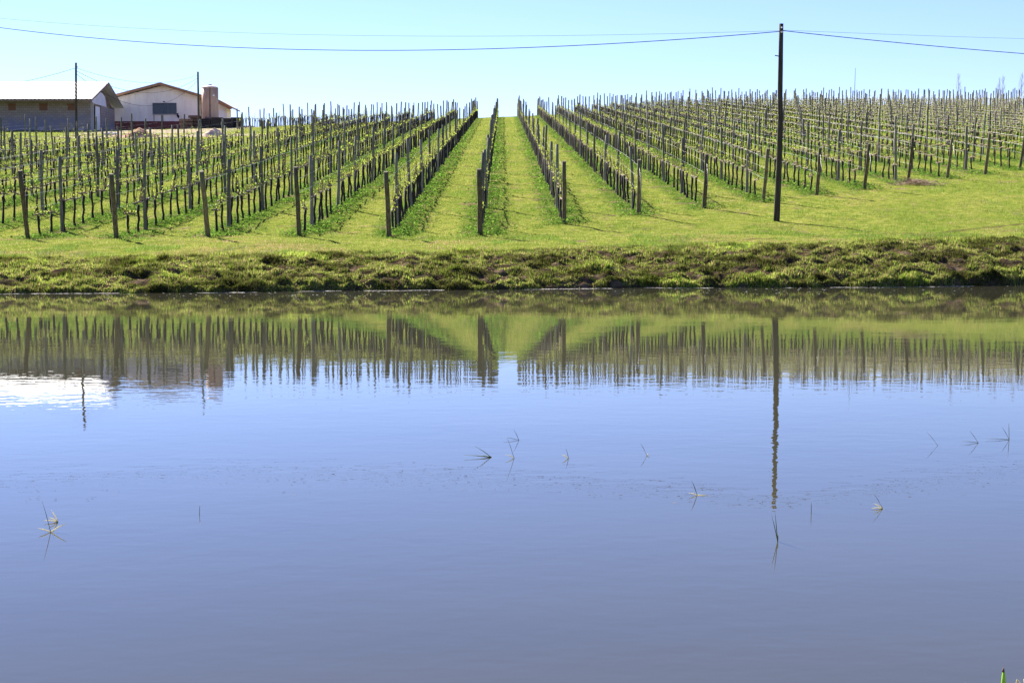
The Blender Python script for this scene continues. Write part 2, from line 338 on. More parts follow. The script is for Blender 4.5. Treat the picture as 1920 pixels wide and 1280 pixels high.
# ------------------------------------------------------------------ vines and trellis
ORD = ['zeroth','first','second','third','fourth','fifth','sixth','seventh','eighth','ninth','tenth','eleventh','twelfth','thirteenth','fourteenth','fifteenth','sixteenth','seventeenth','eighteenth','nineteenth','twentieth','twenty-first','twenty-second','twenty-third','twenty-fourth','twenty-fifth','twenty-sixth','twenty-seventh','twenty-eighth','twenty-ninth','thirtieth','thirty-first','thirty-second','thirty-third','thirty-fourth']
def rowname(i): return 'the centre row' if i == 0 else '%s row %s of centre' % (ORD[abs(i)], 'left' if i < 0 else 'right')
def rowend(i):
    x = rowx(i); 
    if x < -17: return 98 + 3*math.sin(i*1.7)
    return float(np.interp(x, [-25,0,6,25], [147,168,172,200])) + 10
def vine_arrays(seed, young=False, lod=0):
    random.seed(seed)
    H = .62 if young else random.uniform(.78, .92); lx, ly = random.uniform(-.05,.05), random.uniform(-.08,.08); cz = .90 if not young else .66
    tr = MB(); pts = [(0,0,-.12)] + [(lx*k/4+random.uniform(-.018,.018), ly*k/4+random.uniform(-.02,.02), H*k/4) for k in range(5)]
    rr = [.042,.044,.036,.033,.035,.043]
    tr.tube(pts, [r*random.uniform(.9,1.15) for r in rr], 6 if lod == 0 else 4)
    cn = MB(); pc = [(pts[-1][0]*(1-abs(k-3.5)/4)+random.uniform(-.012,.012), -.56+1.12*k/7, cz+random.uniform(-.025,.025)) for k in range(8)]
    cn.tube(pc, [.017,.02,.024,.028,.028,.024,.02,.017], 5 if lod == 0 else 3, cap=False)
    cn.tube([pts[-1], (pc[3][0], pc[3][1], pc[3][2])], .022, 4, cap=False)
    tips = []
    for k in range(9 if lod == 0 else 4):
        y = random.uniform(-.55,.55); L = random.uniform(.06,.24) if random.random() < .82 else random.uniform(.35,.6)
        tp = (random.uniform(-.06,.06), y+random.uniform(-.1,.1), cz+L); cn.tube([(0,y,cz), ((tp[0])*.4, (y+tp[1])/2, cz+L*.55), tp], [.011,.009,.006] if lod == 0 else [.008,.006,.005], 3, cap=False); tips.append(((0,y,cz), tp))
    lf = MB(); N = 25 if lod == 0 else 9
    for k in range(N):
        a, bq = random.choice(tips); q = random.uniform(.25, 1.08); p = Vector(a).lerp(Vector(bq), q) + Vector((random.gauss(0,.035), random.gauss(0,.035), random.gauss(0,.025)))
        s_ = random.uniform(.014,.034)*(1 if lod == 0 else 1.35)
        u = Vector((random.gauss(0,1),random.gauss(0,1),random.gauss(0,1))).normalized(); v = u.orthogonal().normalized()*random.uniform(.6,1); 
        lf.add([p-u*s_, p+v*s_*.9, p+u*s_, p-v*s_*.9+u*s_*.2], [(0,1,2,3)])
    return tr, cn, lf
NV = 8
protos = []
for k in range(NV + 2):
    tr, cn, lf = vine_arrays(100+k, young=k >= NV)
    protos.append((tr.mesh('trunk', M['trunk']), cn.mesh('cordon', M['cane']), lf.mesh('young_leaves', M['vleaf'])))
vines = []
for i in range(-20, 32):
    x = rowx(i); d0 = dend(i)+1.0; d1 = rowend(i); j = math.ceil((d0-42.45)/1.05); D = 42.45+1.05*j; cnt = 0; first = True
    while D < d1:
        kpost = math.floor((D-42.2)/6.3+1e-6)       # number of line posts passed
        first_k = math.ceil((dend(i)+1.2-42.2)/6.3)
        bay = kpost-first_k+1; 
        vines.append([i, x, D, bay, D-d0 < 1.2]); D += 1.05
for i in range(-10, -6):                            # the plot that starts again behind the farmyard
    for k in range(26): vines.append([i, rowx(i), 139+1.05*k, 0, False])
vines = [v for v in vines if 0 - 15 < XV + v[1]*F/v[2] < 1920 + 15]
cntd = {}
for v in vines: q = (v[0], v[3]); cntd[q] = cntd.get(q, 0)+1; v.append(cntd[q])
random.seed(5)
vines = [v for v in vines if random.random() > .03]
vines.sort(key=lambda v: v[2])
vg = 'budding grapevines trained on the trellis rows'
vidx = 0
for v in vines[:300]:
    i, x, D, bay, yg, q = v
    k = NV + random.randrange(2) if yg else random.randrange(NV)
    z = float(tz(x, D)); 
    where = ('%s from the end post' % ORD[q]) if bay <= 0 else ('%s beyond %s line post' % (ORD[q], ORD[bay]))
    r = empty('grapevine', (x+random.uniform(-.03,.03), D, z), 'dark budding vine, %s in %s' % (where, rowname(i)), 'grapevine', vg)
    r.rotation_euler = (random.uniform(-.04,.10), random.uniform(-.04,.04), random.choice([0, math.pi])); r.scale = (1, 1, random.uniform(.94,1.06))
    for nm, me in zip(('trunk','cordon','young_leaves'), protos[k]):
        c = bpy.data.objects.new(nm, me); C.objects.link(c); c.parent = r
def merge(name, items, mats_arrays, label, cat, group=None):
    pass
# the far vines as one object
lods = []
for k in range(6):
    tr, cn, lf = vine_arrays(300+k, lod=1)
    parts_ = []
    for mi, q in enumerate((tr, cn, lf)):
        F4 = [f if len(f) == 4 else None for f in q.f]
        parts_.append((np.array(q.v), np.array([f for f in F4 if f])))
    lods.append(parts_)
AV = []; AF = []; AM = []; off = 0
for v in vines[300:]:
    k = random.randrange(6); zz = float(tz(v[1], v[2])); fl = random.choice([1,-1]); sc = random.uniform(.93,1.08); fat = 1+min(1.0, max(0, (v[2]-70)/90))*.25
    for mi, (pv, pf) in enumerate(lods[k]):
        a = pv.copy(); a[:,1] *= fl; a[:,2] *= sc; a[:,0] *= fat; a += np.array([v[1]+random.uniform(-.03,.03), v[2], zz])
        AV.append(a); AF.append(pf+off); AM.append(np.full(len(pf), mi)); off += len(a)
o = npmesh('distant_grapevines', np.concatenate(AV), np.concatenate(AF), M['trunk']); o.data.materials.append(M['cane']); o.data.materials.append(M['vleaf'])
o.data.polygons.foreach_set('material_index', np.concatenate(AM).astype(np.int32))
tag(o, 'distant rows of budding grapevines climbing the upper slope', 'grapevines', kind='stuff')

# posts
def post_mb(h, r, seed, n=9):
    random.seed(seed); mb = MB(); bx, by = random.uniform(-.03,.03), random.uniform(-.03,.03)
    k = 6; pts = [(bx*math.sin(math.pi*j/k), by*math.sin(math.pi*j/k), -.3+(h+.3)*j/k) for j in range(k+1)]
    mb.tube(pts, [r*(1.08-.16*j/k)*random.uniform(.97,1.03) for j in range(k+1)], n, jit=.05); return mb
pm = [post_mb(h, r, 50+q).mesh('trellis_post', M['post']) for q, (h, r) in enumerate([(2.02,.058),(2.12,.052),(2.2,.05),(2.25,.045),(2.35,.05),(2.1,.064),(2.16,.056),(2.3,.047)])]
posts = []
for i in range(-20, 32):
    D = 42.2; q = 0
    while D < rowend(i)+2:
        if D > dend(i)+1.2:
            q += 1
            if -12 < XV + rowx(i)*F/D < 1932: posts.append((i, rowx(i), D, q))
        D += 6.3
for i in range(-10, -6):
    for k in range(5): posts.append((i, rowx(i), 138.5+6.3*k, 20+k))
posts.sort(key=lambda p: p[2])
random.seed(11)
PG = 'line posts of the vineyard trellis'; used_lab = {}
tops = {}
for p in posts[:284]:
    i, x, D, q = p; z = float(tz(x, D)); me = random.choice(pm)
    o = bpy.data.objects.new('trellis_post', me); C.objects.link(o); o.location = (x+random.uniform(-.04,.04), D+random.uniform(-.12,.12), z)
    o.rotation_euler = (random.gauss(0,.02), random.gauss(0,.018), random.uniform(0,6.28)); o.scale = (1,1,random.uniform(.94,1.06))
    tag(o, 'weathered wooden trellis post, %s up the slope in %s' % (ORD[q], rowname(i)), 'post', PG)
AV=[]; AF=[]; off=0
pl = [post_mb(h, r, 80+q, 6) for q, (h, r) in enumerate([(2.1,.055),(2.2,.052),(2.3,.05),(2.15,.06),(2.4,.048)])]
pl = [(np.array(q.v), np.array([f for f in q.f if len(f) == 4])) for q in pl]
for p in posts[284:]:
    pv, pf = random.choice(pl); a = pv.copy(); a[:,:2] *= 1+.35*max(0, min(1, (p[2]-110)/60)); a[:,2] *= random.uniform(.9,1.08)
    a[:,0] += a[:,2]*random.gauss(0,.02); a[:,1] += a[:,2]*random.gauss(0,.02); a += np.array([p[1]+random.uniform(-.05,.05), p[2]+random.uniform(-.2,.2), float(tz(p[1],p[2]))])
    AV.append(a); AF.append(pf+off); off += len(a)
tag(npmesh('distant_trellis_posts', np.concatenate(AV), np.concatenate(AF), M['post'], smooth=True), 'distant trellis posts standing along the hilltop', 'posts', kind='stuff')

# end posts: thicker, leaning out towards the pond, with an anchor wire
epm = []
for q, h in enumerate([1.78, 1.86, 1.74]):
    random.seed(200+q); mb = MB(); r = [.07,.063,.067][q]
    mb.tube([(0, .13, -.35), (0, 0, 0), (0,-.17,.45), (.012,-.35,.95), (0,-.50,1.4), (0,-.62, h)], [r*1.06,r*1.04,r,r*.98,r*.96,r*.94], 10, jit=.04)
    epm.append(mb.mesh('trellis_end_post', M['endpost']))
an = MB(); an.tube([(.0,-.60,1.6),(.02,-.95,.7),(.03,-1.25,-.05)], .0028, 4); anm = an.mesh('anchor_wire', M['wire'])
look = {-5:'leaning wooden end post, leftmost of all the row ends', -4:'leaning pale end post, second row end from the left edge', -3:'wooden end post with leafy weeds at its foot, third from the left',
 -2:'upright dark end post just in front of a thick grey line post', -1:'end post of the row just left of the centre row', 0:'dark end post of the centre row seen straight end-on',
 1:'end post of the first row right of the centre row', 2:'end post with reddish base, second row right of centre', 3:'end post with a slack anchor wire, third row right of centre',
 4:'short end post just left of the tall utility pole', 5:'leaning end post, first to the right of the tall utility pole', 6:'leaning end post, second to the right of the tall utility pole',
 7:'leaning end post standing over a heap of dry cuttings', 8:'leaning end post just right of the dry cuttings heap', 9:'leaning end post, second from the right edge', 10:'leaning end post at the right edge of the photo'}
for i in range(-6, 12):
    x = rowx(i); D = dend(i); z = float(tz(x, D))
    if not -30 < XV + x*F/D < 1945: continue
    o = bpy.data.objects.new('trellis_end_post', epm[i % 3]); C.objects.link(o); o.location = (x, D, z)
    random.seed(i+40); o.rotation_euler = (random.uniform(-.03,.03), random.uniform(-.015,.015), random.uniform(-.06,.06))
    tag(o, look.get(i, 'leaning end post of %s' % rowname(i)), 'end post', 'end posts of the vine rows')
    if i not in (2, 3, 5, 6, 8): continue
    c = bpy.data.objects.new('anchor_wire', anm); C.objects.link(c); c.parent = o
# wires: one thing per row
for i in range(-20, 32):
    x = rowx(i); d0 = dend(i)-.45; d1 = rowend(i)
    if not (infr(np.array(x), np.array(d1)) or infr(np.array(x), np.array(d0))): continue
    e0 = empty('trellis_wires', (x, d0, float(tz(x, d0))), 'thin wires strung along the posts of %s' % rowname(i), 'wires', 'wire runs of the vineyard trellis')
    Ds = [d0] + list(np.arange(42.2 + 6.3*math.ceil((d0-42.2+1.3)/6.3), d1, 3.15))
    zb = float(tz(x, d0))
    for hgt in (.88, 1.28, 1.68):
        mb = MB(); random.seed(i*7+int(hgt*10))
        pts = [(random.uniform(-.03,.03), D-d0, float(tz(x, D, False))+hgt*(1 if D > d0 else .93)-zb - (.03 if (k % 2) else 0)) for k, D in enumerate(Ds)]
        mb.tube(pts, .0022, 3, cap=False); mb.build('wire', M['wire'], e0)

# ------------------------------------------------------------------ utility poles and cables
def pole(px, D, base_py, top_py, r0, r1, label, lean=0, bend=0):
    X = X_(px, D); z = float(tz(X, D)); h = Z_(top_py, D)-z
    e = empty('utility_pole', (X, D, z), label, 'utility pole', 'wooden utility poles')
    mb = MB(); k = 9; random.seed(int(px))
    mb.tube([(lean*j/k+bend*math.sin(math.pi*j/k)*(1 if j < 6 else .4), 0, -.4+(h+.4)*j/k) for j in range(k+1)], [r0+(r1-r0)*j/k for j in range(k+1)], 12, jit=.05)
    mb.build('pole_shaft', M['pole'], e)
    return e, X, z, h, lean
e, PX, PZ, PH, PL = pole(1455, 44.2, 415, 45, .102, .066, 'tall dark wooden utility pole standing among the front grass right of centre', .07, .05)
for dz, r in ((-.13,.03),(-.26,.034)):
    mb = MB(); mb.tube([(0,-.06,0),(0,-.1,0),(0,-.13,0),(0,-.16,0)], [.012,r,r*.7,r*.9], 8); mb.build('insulator', M['porcelain'], e, (PL, 0, PH+dz))
mb = MB(); mb.tube([(-.04,0,0),(-.15,0,.02)], .016, 6); mb.build('bracket_bolt', M['cable'], e, (PL-.03, 0, PH-.98))
ATT = (PX+PL, 44.06, PZ+PH-.24)
def cable(P, Q, ts, name, label, r=.011, n=40, f=None):
    mb = MB(); o0 = Vector(P)
    pts = []
    for k in range(n+1):
        s = k/n; p = Vector(P).lerp(Vector(Q), s); p.z -= 4*ts*s*(1-s); pts.append(p-o0)
    mb.tube(pts, r, 5, cap=False); o = mb.build(name, M['cable'], None, P); return tag(o, label, 'cable', 'overhead power cables')
def fitcable(A, B, pts, label, r):     # straight in plan from A to B, hanging through the measured heights
    import numpy.polynomial.polynomial as Pn
    ss = []; zz = []
    for px, py in pts:
        # intersect the view ray column with plan line
        dx, dy = B[0]-A[0], B[1]-A[1]; kx = float(X_(px, 1., float(V_(py))))
        s = (kx*A[1]-A[0])/(dx-kx*dy); D = A[1]+s*dy; ss.append(s); zz.append(Z_(py, D))
    cf = Pn.polyfit(ss, zz, 2); mb = MB(); s1 = 1.0
    z0 = float(Pn.polyval(0, cf))
    mb.tube([(dx*s, dy*s, float(Pn.polyval(s, cf))-z0) for s in np.linspace(0, s1, 70)], r, 5, cap=False)
    return tag(mb.build('power_cable', M['cable'], None, (A[0], A[1], z0)), label, 'cable', 'overhead power cables')
fitcable(ATT, (-26, 62), [(1462,58),(1200,80),(830,96),(400,85),(0,53)], 'thick dark power cable sagging across the sky left of the tall pole', .012)
fitcable((ATT[0], ATT[1]+.3), (-34, 78), [(1462,57),(1200,66),(750,68),(300,55),(0,35)], 'faint thin cable above the thick cable left of the tall pole', .004)
fitcable(ATT, (26, 55), [(1468,58),(1700,82),(1920,101)], 'dark power cable running right from the tall pole', .012)
fitcable((ATT[0], ATT[1]+.3), (34, 66), [(1468,57),(1700,66),(1920,73)], 'faint upper cable running right from the tall pole', .004)
e1, X1, Z1, H1, _ = pole(144, 100, 265, 118, .09, .07, 'wooden utility pole in front of the long grey shed', .12)
for z_ in (.3,.95,1.7):
    mb = MB(); mb.tube([(.05,0,0),(.14 if z_ > .5 else .24,0,.01)], .03, 6); mb.build('insulator', M['cable'], e1, (0,0,H1-z_))
e2, X2, Z2, H2, _ = pole(373, 144, 250, 135, .11, .09, 'utility pole in front of the cream house beside the tank', 0)
T1 = (X1+.12, 100, Z1+H1-.35); T2 = (X2, 144, Z2+H2-.3)
cable(T1, (X_(-60,112), 112, Z_(165,112)), .3, 'power_cable', 'cable drooping left from the shed pole across the white roof', .012)
cable(T1, T2, .9, 'power_cable', 'uppermost thin cable between the two farmyard poles', .010)
cable((X1+.12,100,T1[2]-.2), (X2,144,T2[2]-.3), 1.5, 'power_cable', 'middle cable between the two farmyard poles', .012)
cable((X1+.12,100,T1[2]-.4), (X2,144,T2[2]-.5), 2.4, 'power_cable', 'lowest sagging cable in front of the cream house gable', .012)

# ------------------------------------------------------------------ long block shed
M['block'] = None
m, t, b = mat('concrete_block')
br = t.nodes.new('ShaderNodeTexBrick'); cv = coords(t); rot = t.nodes.new('ShaderNodeMapping'); rot.inputs['Rotation'].default_value = (R(90),0,0)
sx = t.nodes.new('ShaderNodeSeparateXYZ'); t.links.new(cv, sx.inputs[0]); cx = t.nodes.new('ShaderNodeCombineXYZ')
t.links.new(mth(t,'ADD',sx.outputs[0],sx.outputs[1]), cx.inputs[0]); t.links.new(sx.outputs[2], cx.inputs[1]); t.links.new(cx.outputs[0], br.inputs['Vector'])
br.inputs['Scale'].default_value = 1; br.inputs['Brick Width'].default_value = .4; br.inputs['Row Height'].default_value = .24; br.inputs['Mortar Size'].default_value = .022
br.inputs['Color1'].default_value = (.29,.245,.235,1); br.inputs['Color2'].default_value = (.36,.31,.295,1); br.inputs['Mortar'].default_value = (.225,.195,.19,1)
nn = noise(t, .6, 5, cv, .7)
mask = mth(t, 'MULTIPLY', ramp(t, nn, [(.47,(0,0,0)),(.55,(1,1,1))]), ramp(t, mth(t,'ADD', sx.outputs[2], -10.0), [(.0,(0,0,0)),(1,(0,0,0))]))
low = t.nodes.new('ShaderNodeMapRange'); low.inputs[1].default_value = 12.7; low.inputs[2].default_value = 12.1; t.links.new(sx.outputs[2], low.inputs[0])
mask = mth(t, 'MULTIPLY', ramp(t, nn, [(.42,(0,0,0)),(.52,(.8,.8,.8))]), low.outputs[0])
t.links.new(mixc(t, mask, br.outputs[0], (.19,.20,.29)), b.inputs['Base Color']); b.inputs['Roughness'].default_value = .95
M['block'] = m
M['roofmetal'] = simple('pale_metal_roof', (.48,.49,.50), (.58,.58,.59), .5, .6)
M['timber'] = simple('roof_timber', (.16,.10,.08), (.30,.20,.16), 4, .85)
M['panel'] = simple('pale_gable_panel', (.68,.68,.76), (.8,.8,.86), 1.2, .7)
M['door'] = simple('white_door_paint', (.82,.82,.86), (.88,.88,.9), 2, .5)
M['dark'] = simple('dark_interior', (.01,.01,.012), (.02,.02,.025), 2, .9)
M['brickred'] = simple('red_brick', (.17,.09,.07), (.26,.14,.10), 9, .9)
M['plaster'] = simple('concrete_plaster', (.36,.33,.33), (.46,.43,.42), 2, .9)
gz = 10.7
sh = empty('block_shed', (-58, 147, gz), 'long grey concrete block shed with a bright white metal roof at the left edge', 'shed')
def sub(o, par): o.parent = par; o.matrix_parent_inverse = par.matrix_world.inverted() if False else o.matrix_parent_inverse; o.location = Vector(o.location) - par.location; return o
W0, W1, XE = 142.6, 151.0, -41.2
EZ, RZ, RY = 13.85, 16.12, 146.3
mb = MB(); zc = 13.55
mb.box(-82, XE, W0, W0+.2, gz-1, 13.9); mb.box(-82, XE, W1-.2, W1, gz-1, 13.9); mb.box(-82, -81.8, W0+.2, W1-.2, gz-1, 13.9)
mb.box(XE-.2, XE, W0+.2, W0+.5, gz-1, 13.7); mb.box(XE-.2, XE, W0+2.9, W1-.2, gz-1, 13.7)
sub(mb.build('wall', M['block']), sh)
roofp = [(140.1,EZ),(RY,RZ+.02),(152.4,EZ-.05),(152.4,EZ-.11),(RY,RZ-.05),(140.1,EZ-.06)]
mb = MB()
nc = 150; x0, x1 = -83., -40.45
# corrugated sheets
for side in (0, 1):
    ya, za, yb, zb_ = (140.1,EZ,RY,RZ) if side == 0 else (152.4,EZ-.05,RY,RZ)
    vs = []; fs = []; N = 220
    for k in range(N+1):
        x = x0+(x1-x0)*k/N; dz = .03*(k % 2); vs += [(x,ya,za+dz),(x,yb,zb_+dz),(x,ya,za+dz-.025),(x,yb,zb_+dz-.025)]
    for k in range(N):
        a = 4*k; fs += [(a,a+4,a+5,a+1),(a+2,a+3,a+7,a+6),(a,a+2,a+6,a+4)]
    fs += [(0,1,3,2),(4*N,4*N+2,4*N+3,4*N+1)]; mb.add(vs, fs)
rf = sub(mb.build('roof', M['roofmetal']), sh)
for (ya, za, yb, zb_, n_) in ((140.3,EZ-.14,RY-.1,RZ-.16,5),(152.2,EZ-.19,RY+.1,RZ-.16,8)):
    for k in range(n_):
        s = (k+.3)/n_; y = ya+(yb-ya)*s; z = za+(zb_-za)*s; mb = MB(); mb.box(-43 if yb < ya else -43, -40.5, y-.10, y+.10, z-.10, z+.04); o = mb.build('purlin', M['dark'], rf); o.location = -sh.location
mb = MB(); mb.prismx([(140.15,EZ-.06),(RY,RZ-.08),(RY,RZ-.3),(140.15,EZ-.2)], -40.6, -40.5); sub(mb.build('gable_rafter', M['timber']), sh)
mb = MB(); mb.prismx([(W0+.0,13.72),(W1-2.9,13.72),(W1-3.4,14.7),(RY+.4,15.0),(RY-1.2,15.15)], -41.34, -41.22); sub(mb.build('gable_panel', M['panel']), sh)
mb = MB(); mb.prismx([(W0+.3,13.9),(W1-.2,13.9),(RY,15.8)], -41.55, -41.4); sub(mb.build('gable_boarding', M['timber']), sh)
mb = MB(); mb.box(XE-.1, XE+.16, W0-.06, W0+.22, gz-1, 13.72); sub(mb.build('corner_column', M['plaster']), sh)
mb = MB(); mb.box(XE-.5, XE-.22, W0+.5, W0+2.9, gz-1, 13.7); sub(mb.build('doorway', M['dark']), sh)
mb = MB(); mb.box(XE-.02, XE+.05, W0+1.25, W0+2.75, gz-.5, 13.5); sub(mb.build('sliding_door', M['door']), sh)
mb = MB(); mb.box(XE-.0, XE+.1, W0+.45, W0+3.0, 13.5, 13.62); mb.box(XE, XE+.09, W0+2.76, W0+2.98, gz-.5, 13.5); sub(mb.build('door_frame', M['timber']), sh)
for pa, pb in ((13.5,25),(71.5,84.5),(125,138)):
    xa, xb = X_(pa, W0), X_(pb, W0); mb = MB(); mb.box(xa-.06, xb+.06, W0-.03, W0+.1, 12.95, 13.62, 0)
    f_ = sub(mb.build('vent_opening', M['brickred']), sh)
    mb = MB()
    for k in range(4): mb.box(xa, xb, W0-.06, W0-.032, 13.0+.16*k, 13.05+.16*k)
    o = mb.build('louvre', M['dark'], f_); o.location = -sh.location
mb = MB(); mb.box(-83, -40.6, 140.14, 140.26, EZ-.2, EZ-.09); sub(mb.build('eave_beam', M['timber']), sh)

sh.location.x += .24
# ------------------------------------------------------------------ cream house
M['cream'] = None
m, t, b = mat('cream_render'); cv = coords(t); vs_ = coords(t, (1.6,1.6,.3))
c = ramp(t, noise(t, .8, 6, vs_, .7), [(.3,(.78,.68,.58)),(.55,(.94,.86,.74)),(.8,(.95,.88,.76))])
sx = t.nodes.new('ShaderNodeSeparateXYZ'); t.links.new(cv, sx.inputs[0]); low = t.nodes.new('ShaderNodeMapRange'); low.inputs[1].default_value = 14.2; low.inputs[2].default_value = 12.4; t.links.new(sx.outputs[2], low.inputs[0])
c = mixc(t, mth(t,'MULTIPLY', low.outputs[0], ramp(t, noise(t, 1.1, 5, vs_, .7), [(.35,(.1,.1,.1)),(.6,(.8,.8,.8))])), c, (.66,.60,.60))
t.links.new(c, b.inputs['Base Color']); b.inputs['Roughness'].default_value = .9; M['cream'] = m
M['fascia'] = simple('brown_fascia', (.24,.12,.06), (.36,.19,.10), 3, .7)
M['tile'] = simple('clay_roof', (.16,.08,.05), (.28,.14,.09), 5, .9, bmp=.4)
M['dado'] = simple('maroon_base_paint', (.13,.045,.04), (.18,.06,.055), 2, .85)
M['winframe'] = simple('steel_window_frame', (.05,.055,.065), (.08,.085,.1), 4, .5)
m, t, b = mat('window_glass'); b.inputs['Base Color'].default_value = (.03,.04,.055,1); b.inputs['Roughness'].default_value = .08; M['glass'] = m
HD = 152.0
hs = empty('cream_house', (-36.5, HD, 11.0), 'cream rendered gabled house with maroon base behind the shed and tank', 'house')
ap = (X_(305,HD), Z_(157,HD)); le = (-43.0, ap[1]-6.5*.27); re = (X_(379,HD), Z_(179,HD))
mb = MB(); mb.prism([(-42.4,10.2),(-32.3,10.2),(-32.3,re[1]-.12),(ap[0],ap[1]-.22),(-42.4,le[1]-.05)], HD, HD+14); sub(mb.build('wall', M['cream']), hs)
mb = MB(); mb.box(-42.43,-32.27, HD-.03, HD+13.9, 10.1, 12.58); sub(mb.build('base_band', M['dado']), hs)
mb = MB()
def slope(mb, a, b_, y0, y1, th): mb.prism([(a[0],a[1]),(b_[0],b_[1]),(b_[0],b_[1]-th),(a[0],a[1]-th)], y0, y1)
slope(mb, (ap[0],ap[1]+.06), (le[0]-.4,le[1]-.05), HD-.75, HD+14.5, .12); slope(mb, (ap[0]+.003,ap[1]+.06), (re[0]+.1,re[1]+.03), HD-.75, HD+14.5, .12)
rf = sub(mb.build('roof', M['tile']), hs)
mb = MB(); slope(mb, (ap[0],ap[1]+.02), (le[0]-.4,le[1]-.09), HD-.82, HD-.752, .26); slope(mb, (ap[0]+.003,ap[1]+.02), (re[0]+.1,re[1]-.01), HD-.82, HD-.752, .26); sub(mb.build('fascia_board', M['fascia']), hs)
# window
wx0, wx1, wz0, wz1 = X_(288.5,HD), X_(331,HD), Z_(213,HD), Z_(194.5,HD)
wn = empty('window', (0,0,0)); wn.parent = hs; wn.location = (-.0,0,0)
def subw(o): o.parent = wn; o.location = -hs.location; return o
mb = MB(); mb.box(wx0, wx1, HD-.05, HD-.012, wz0, wz1); subw(mb.build('pane', M['glass']))
mb = MB(); mb.box(wx0-.06, wx1+.06, HD-.09, HD-.052, wz1-.03, wz1+.06); mb.box(wx0-.06, wx1+.06, HD-.09, HD-.052, wz0-.06, wz0+.03); mb.box(wx0-.06, wx0+.02, HD-.09, HD-.052, wz0+.03, wz1-.03); mb.box(wx1-.02, wx1+.06, HD-.09, HD-.052, wz0+.03, wz1-.03); subw(mb.build('frame', M['winframe']))
mb = MB()
for k in range(1, 12): x = wx0+(wx1-wx0)*k/12; w_ = .035 if k % 3 else .07; mb.box(x-w_/2, x+w_/2, HD-.085, HD-.054, wz0+.03, wz1-.03)
subw(mb.build('grille', M['winframe']))
mb = MB(); mb.box(wx0-.1, wx1+.1, HD-.16, HD-.0, wz0-.14, wz0-.063); subw(mb.build('sill', M['plaster']))
mb = MB()
for x in (wx0+.05, (wx0+wx1)/2-.2): mb.box(x-.03, x+.03, HD-.03, HD-.0, 12.6, wz0-.15)
sub(mb.build('drain_stain_pipe', M['winframe']), hs)
mb = MB(); xl, zl = X_(334.5,HD), Z_(216.5,HD); mb.tube([(xl,HD-.02,zl+.2),(xl-.05,HD-.2,zl+.12),(xl+.03,HD-.15,zl-.05),(xl+.05,HD-.05,zl-.28)], [.05,.09,.13,.05], 6); sub(mb.build('wall_lamp', M['dark']), hs)
mb = MB(); xl, zl = X_(309,HD), Z_(191,HD); mb.tube([(xl-.1,HD-.1,zl),(xl+.12,HD-.1,zl)], .05, 6); sub(mb.build('light_fitting', M['dark']), hs)
# right wing
wl, wr = -32.2, X_(426,HD+1)
mb = MB(); mb.prism([(wl,10.2),(wr,10.2),(wr,Z_(203,HD+1)),(X_(411,HD+1),Z_(193,HD+1)),(wl,Z_(188,HD+1))], HD+1, HD+3.4); w_ = sub(mb.build('wing_wall', M['cream']), hs)
mb = MB(); slope(mb, (wl,Z_(179.5,HD)),(X_(411,HD),Z_(187,HD)), HD-.2, HD+3.6, .14); slope(mb, (X_(411,HD)+.003,Z_(187,HD)),(X_(439,HD),Z_(202.5,HD)), HD-.2, HD+3.6, .14); sub(mb.build('wing_roof', M['tile']), hs)
mb = MB(); mb.prism([(X_(411,HD),Z_(188.2,HD)),(X_(438.8,HD),Z_(203.3,HD)),(X_(433,HD),Z_(206,HD)),(X_(411,HD),Z_(195,HD))], HD-.28, HD-.203); sub(mb.build('wing_fascia', M['fascia']), hs)
mb = MB(); mb.box(wr-1.15, wr-1.03, HD+.93, HD+.99, 12.4, Z_(200,HD)-.1); mb.box(wr-1.0, wr-.25, HD+.93, HD+.99, 12.4, Z_(203,HD)-.1, 1); sub(mb.build('wing_door', [M['winframe'], M['door']]), hs)

# ------------------------------------------------------------------ tank, platform, stacks, heaps
M['tank'] = simple('stained_fibreglass', (.36,.19,.11), (.56,.34,.22), 1.3, .6, (1,1,.35), c3=(.68,.47,.33))
TD = 147.5; tx = X_(395,TD); tb = Z_(227,TD); tt = Z_(165.5,TD)
tk = empty('storage_tank', (tx, TD, tb), 'tall tan cylindrical storage tank with domed top beside the cream house', 'tank')
mb = MB(); H = tt-tb; r = .84
mb.tube([(0,0,0),(0,0,.3),(0,0,H*.5),(0,0,H)], [r*.95,r,r,r], 32); mb.build('tank_body', M['tank'], tk)
mb = MB(); mb.tube([(0,0,H-.03),(0,0,H+.06),(0,0,H+.14),(0,0,H+.22),(0,0,H+.28)], [r*1.015,r*1.0,r*.82,r*.5,r*.2], 32); mb.tube([(0,0,H+.29),(0,0,H+.37)], .2, 16); mb.build('tank_lid', simple('tank_lid_shell', (.5,.38,.32), (.62,.5,.44), 2, .6), tk)
mb = MB(); mb.box(.06,.22,-r-.03,-r+.05,.05,H-.02); mb.build('pipe', M['timber'], tk)
mb = MB(); mb.box(.3,.62,-r*.86,-r*.80,H*.74,H*.78); mb.build('tank_label', M['door'], tk)
mb = MB(); mb.tube([(-.25,-r+.02,.25),(-.25,-r-.12,.25)], .14, 12); mb.tube([(.02,-r+.02,.25),(.02,-r-.1,.25)], .1, 12); mb.build('manhole', M['timber'], tk)
M['oldwood'] = simple('dark_old_timber', (.03,.024,.02), (.10,.075,.06), 3, .9, (1,1,4))
M['pallet'] = simple('brown_pallet_wood', (.09,.055,.04), (.2,.13,.09), 3, .9, (1,1,4))
pz = float(tz(X_(400,147), 147))
pf = empty('tank_platform', (X_(404,147), 147, pz), 'low dark timber platform carrying the tan tank', 'platform')
mb = MB(); top = tb-pz
mb.box(-1.9,1.8,-1.3,1.3,top-.16,top-.005); mb.build('platform_deck', M['oldwood'], pf)
